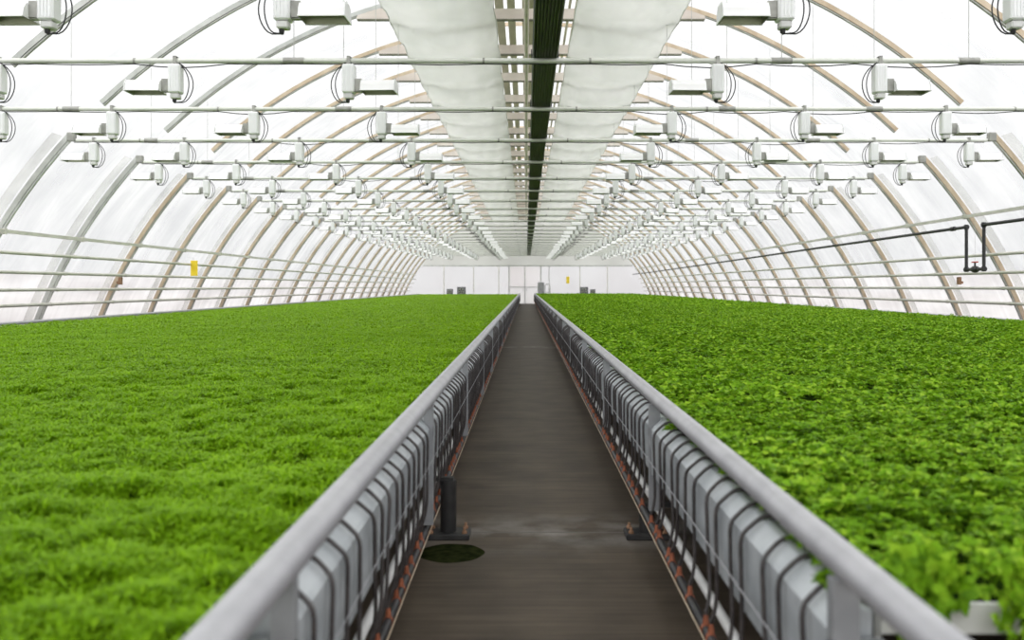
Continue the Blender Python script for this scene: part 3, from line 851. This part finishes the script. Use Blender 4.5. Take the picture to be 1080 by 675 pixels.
# far end equipment
t = thing('control_cabinet', 'grey control cabinet right of the far end door', 'cabinet', (1.28, YEND - .9, 0))
b = MB(); b.box(-.28, .28, -.25, .25, .08, 1.85, bev=.02); b.obj('body', M['cabinet'], t)
b = MB(); b.box(-.24, .24, -.275, -.25, .14, 1.8, bev=.008); d = b.obj('door', M['cabinet'], t)
b = MB(); b.box(.17, .2, -.3, -.275, .9, 1.05); b.obj('handle', M['dark'], d)
b = MB(); b.box(-.26, .26, -.2, .2, 0, .08); b.obj('plinth', M['dark'], t)
t = thing('pipe_frame', 'pale pipe frame standing right of the grey cabinet at the far end', 'frame', (1.85, YEND - .9, 0))
b = MB(); b.tube([(-.22, 0, 0), (-.22, 0, 1.55), (-.14, 0, 1.68), (.14, 0, 1.68), (.22, 0, 1.55), (.22, 0, 0)], .035, 8); b.obj('hoop', M['ribgrey'], t)
b = MB(); b.tube([(-.22, 0, 1.0), (.22, 0, 1.0)], .025, 8); b.obj('crossbar', M['ribgrey'], t)
def heater(x, w, h, lab):
    t = thing('fan_heater', lab, 'heater', (x, YEND - 1.0, 0), 'fan heaters at the far end wall')
    b = MB(); b.box(-w, w, -.3, .3, .75, h, bev=.03); b.obj('body', M['heater'], t)
    b = MB(); b.tube([(0, -.37, .75 + (h - .75) * .5), (0, -.3, .75 + (h - .75) * .5)], w * .75, 20); gr = b.obj('fan_ring', M['bracket'], t)
    b = MB()
    for k in range(5):
        a = 2 * PI * k / 5; cz = .75 + (h - .75) * .5
        b.add([(0, -.378, cz), (math.cos(a) * w * .65, -.376, cz + math.sin(a) * w * .65), (math.cos(a + .6) * w * .65, -.386, cz + math.sin(a + .6) * w * .65)], [(0, 1, 2)])
    b.obj('fan_blades', M['dark'], gr)
    for q in (-w * .8, w * .8):
        b = MB(); b.box(q - .03, q + .03, -.2, .2, 0, .76); b.obj('leg', M['heater'], t)
heater(-5.6, .36, 1.45, 'dark fan heater at the far wall, larger one left of the aisle')
heater(-6.6, .26, 1.28, 'dark fan heater at the far wall, smaller one left of the aisle')
heater(5.0, .34, 1.45, 'dark fan heater at the far wall, larger one right of the aisle')
heater(5.75, .22, 1.25, 'dark fan heater at the far wall, smaller one right of the aisle')
b = MB(); b.box(3.5, 3.78, YEND - .1, YEND - .06, 1.75, 2.35, bev=.01)
tag(b.obj('wall_sign', M['yellow']), 'small yellow sign on the far end wall right of the door', 'sign')

# ------------------------------------------------------------------ light: bright overcast sky
w = bpy.data.worlds.new('overcast sky'); scene.world = w; w.use_nodes = True
nt = w.node_tree; bg = nt.nodes['Background']
tc = nt.nodes.new('ShaderNodeTexCoord'); sp = nt.nodes.new('ShaderNodeSeparateXYZ')
nt.links.new(tc.outputs['Generated'], sp.inputs[0])
ay = nt.nodes.new('ShaderNodeMath'); ay.operation = 'MULTIPLY_ADD'; ay.inputs[1].default_value = -.9; ay.inputs[2].default_value = 2.4
nt.links.new(sp.outputs[1], ay.inputs[0]); nt.links.new(ay.outputs[0], bg.inputs[1])   # brighter half of the sky behind the camera
rp = nt.nodes.new('ShaderNodeValToRGB')
rp.color_ramp.elements[0].position = 0; rp.color_ramp.elements[0].color = (.46, .46, .47, 1)
rp.color_ramp.elements[1].position = .9; rp.color_ramp.elements[1].color = (1, 1, 1, 1)
nt.links.new(sp.outputs[2], rp.inputs[0]); nt.links.new(rp.outputs[0], bg.inputs[0])
bg.inputs[1].default_value = 2.4

# ------------------------------------------------------------------ camera
cd = bpy.data.cameras.new('camera'); cam = bpy.data.objects.new('camera', cd); COL.objects.link(cam)
cam.location = (0, 0, 1.5); cam.rotation_euler = (PI / 2, 0, 0)
cd.sensor_width = 36; cd.lens = 36 * 1000 / 1080
cd.shift_x = -15 / 1080; cd.shift_y = -35.5 / 1080
cd.clip_start = .05; cd.clip_end = 400
cd.dof.use_dof = True; cd.dof.focus_distance = 11.0; cd.dof.aperture_fstop = 33.3 / 15.0
scene.camera = cam
scene.view_settings.view_transform = 'Standard'; scene.view_settings.look = 'None'
scene.view_settings.gamma = 1; scene.view_settings.exposure = .08; scene.view_settings.use_curve_mapping = False
scene.cycles.use_denoising = True
scene.cycles.max_bounces = 8; scene.cycles.diffuse_bounces = 5; scene.cycles.transparent_max_bounces = 12; scene.cycles.transmission_bounces = 6
scene.cycles.sample_clamp_indirect = 6
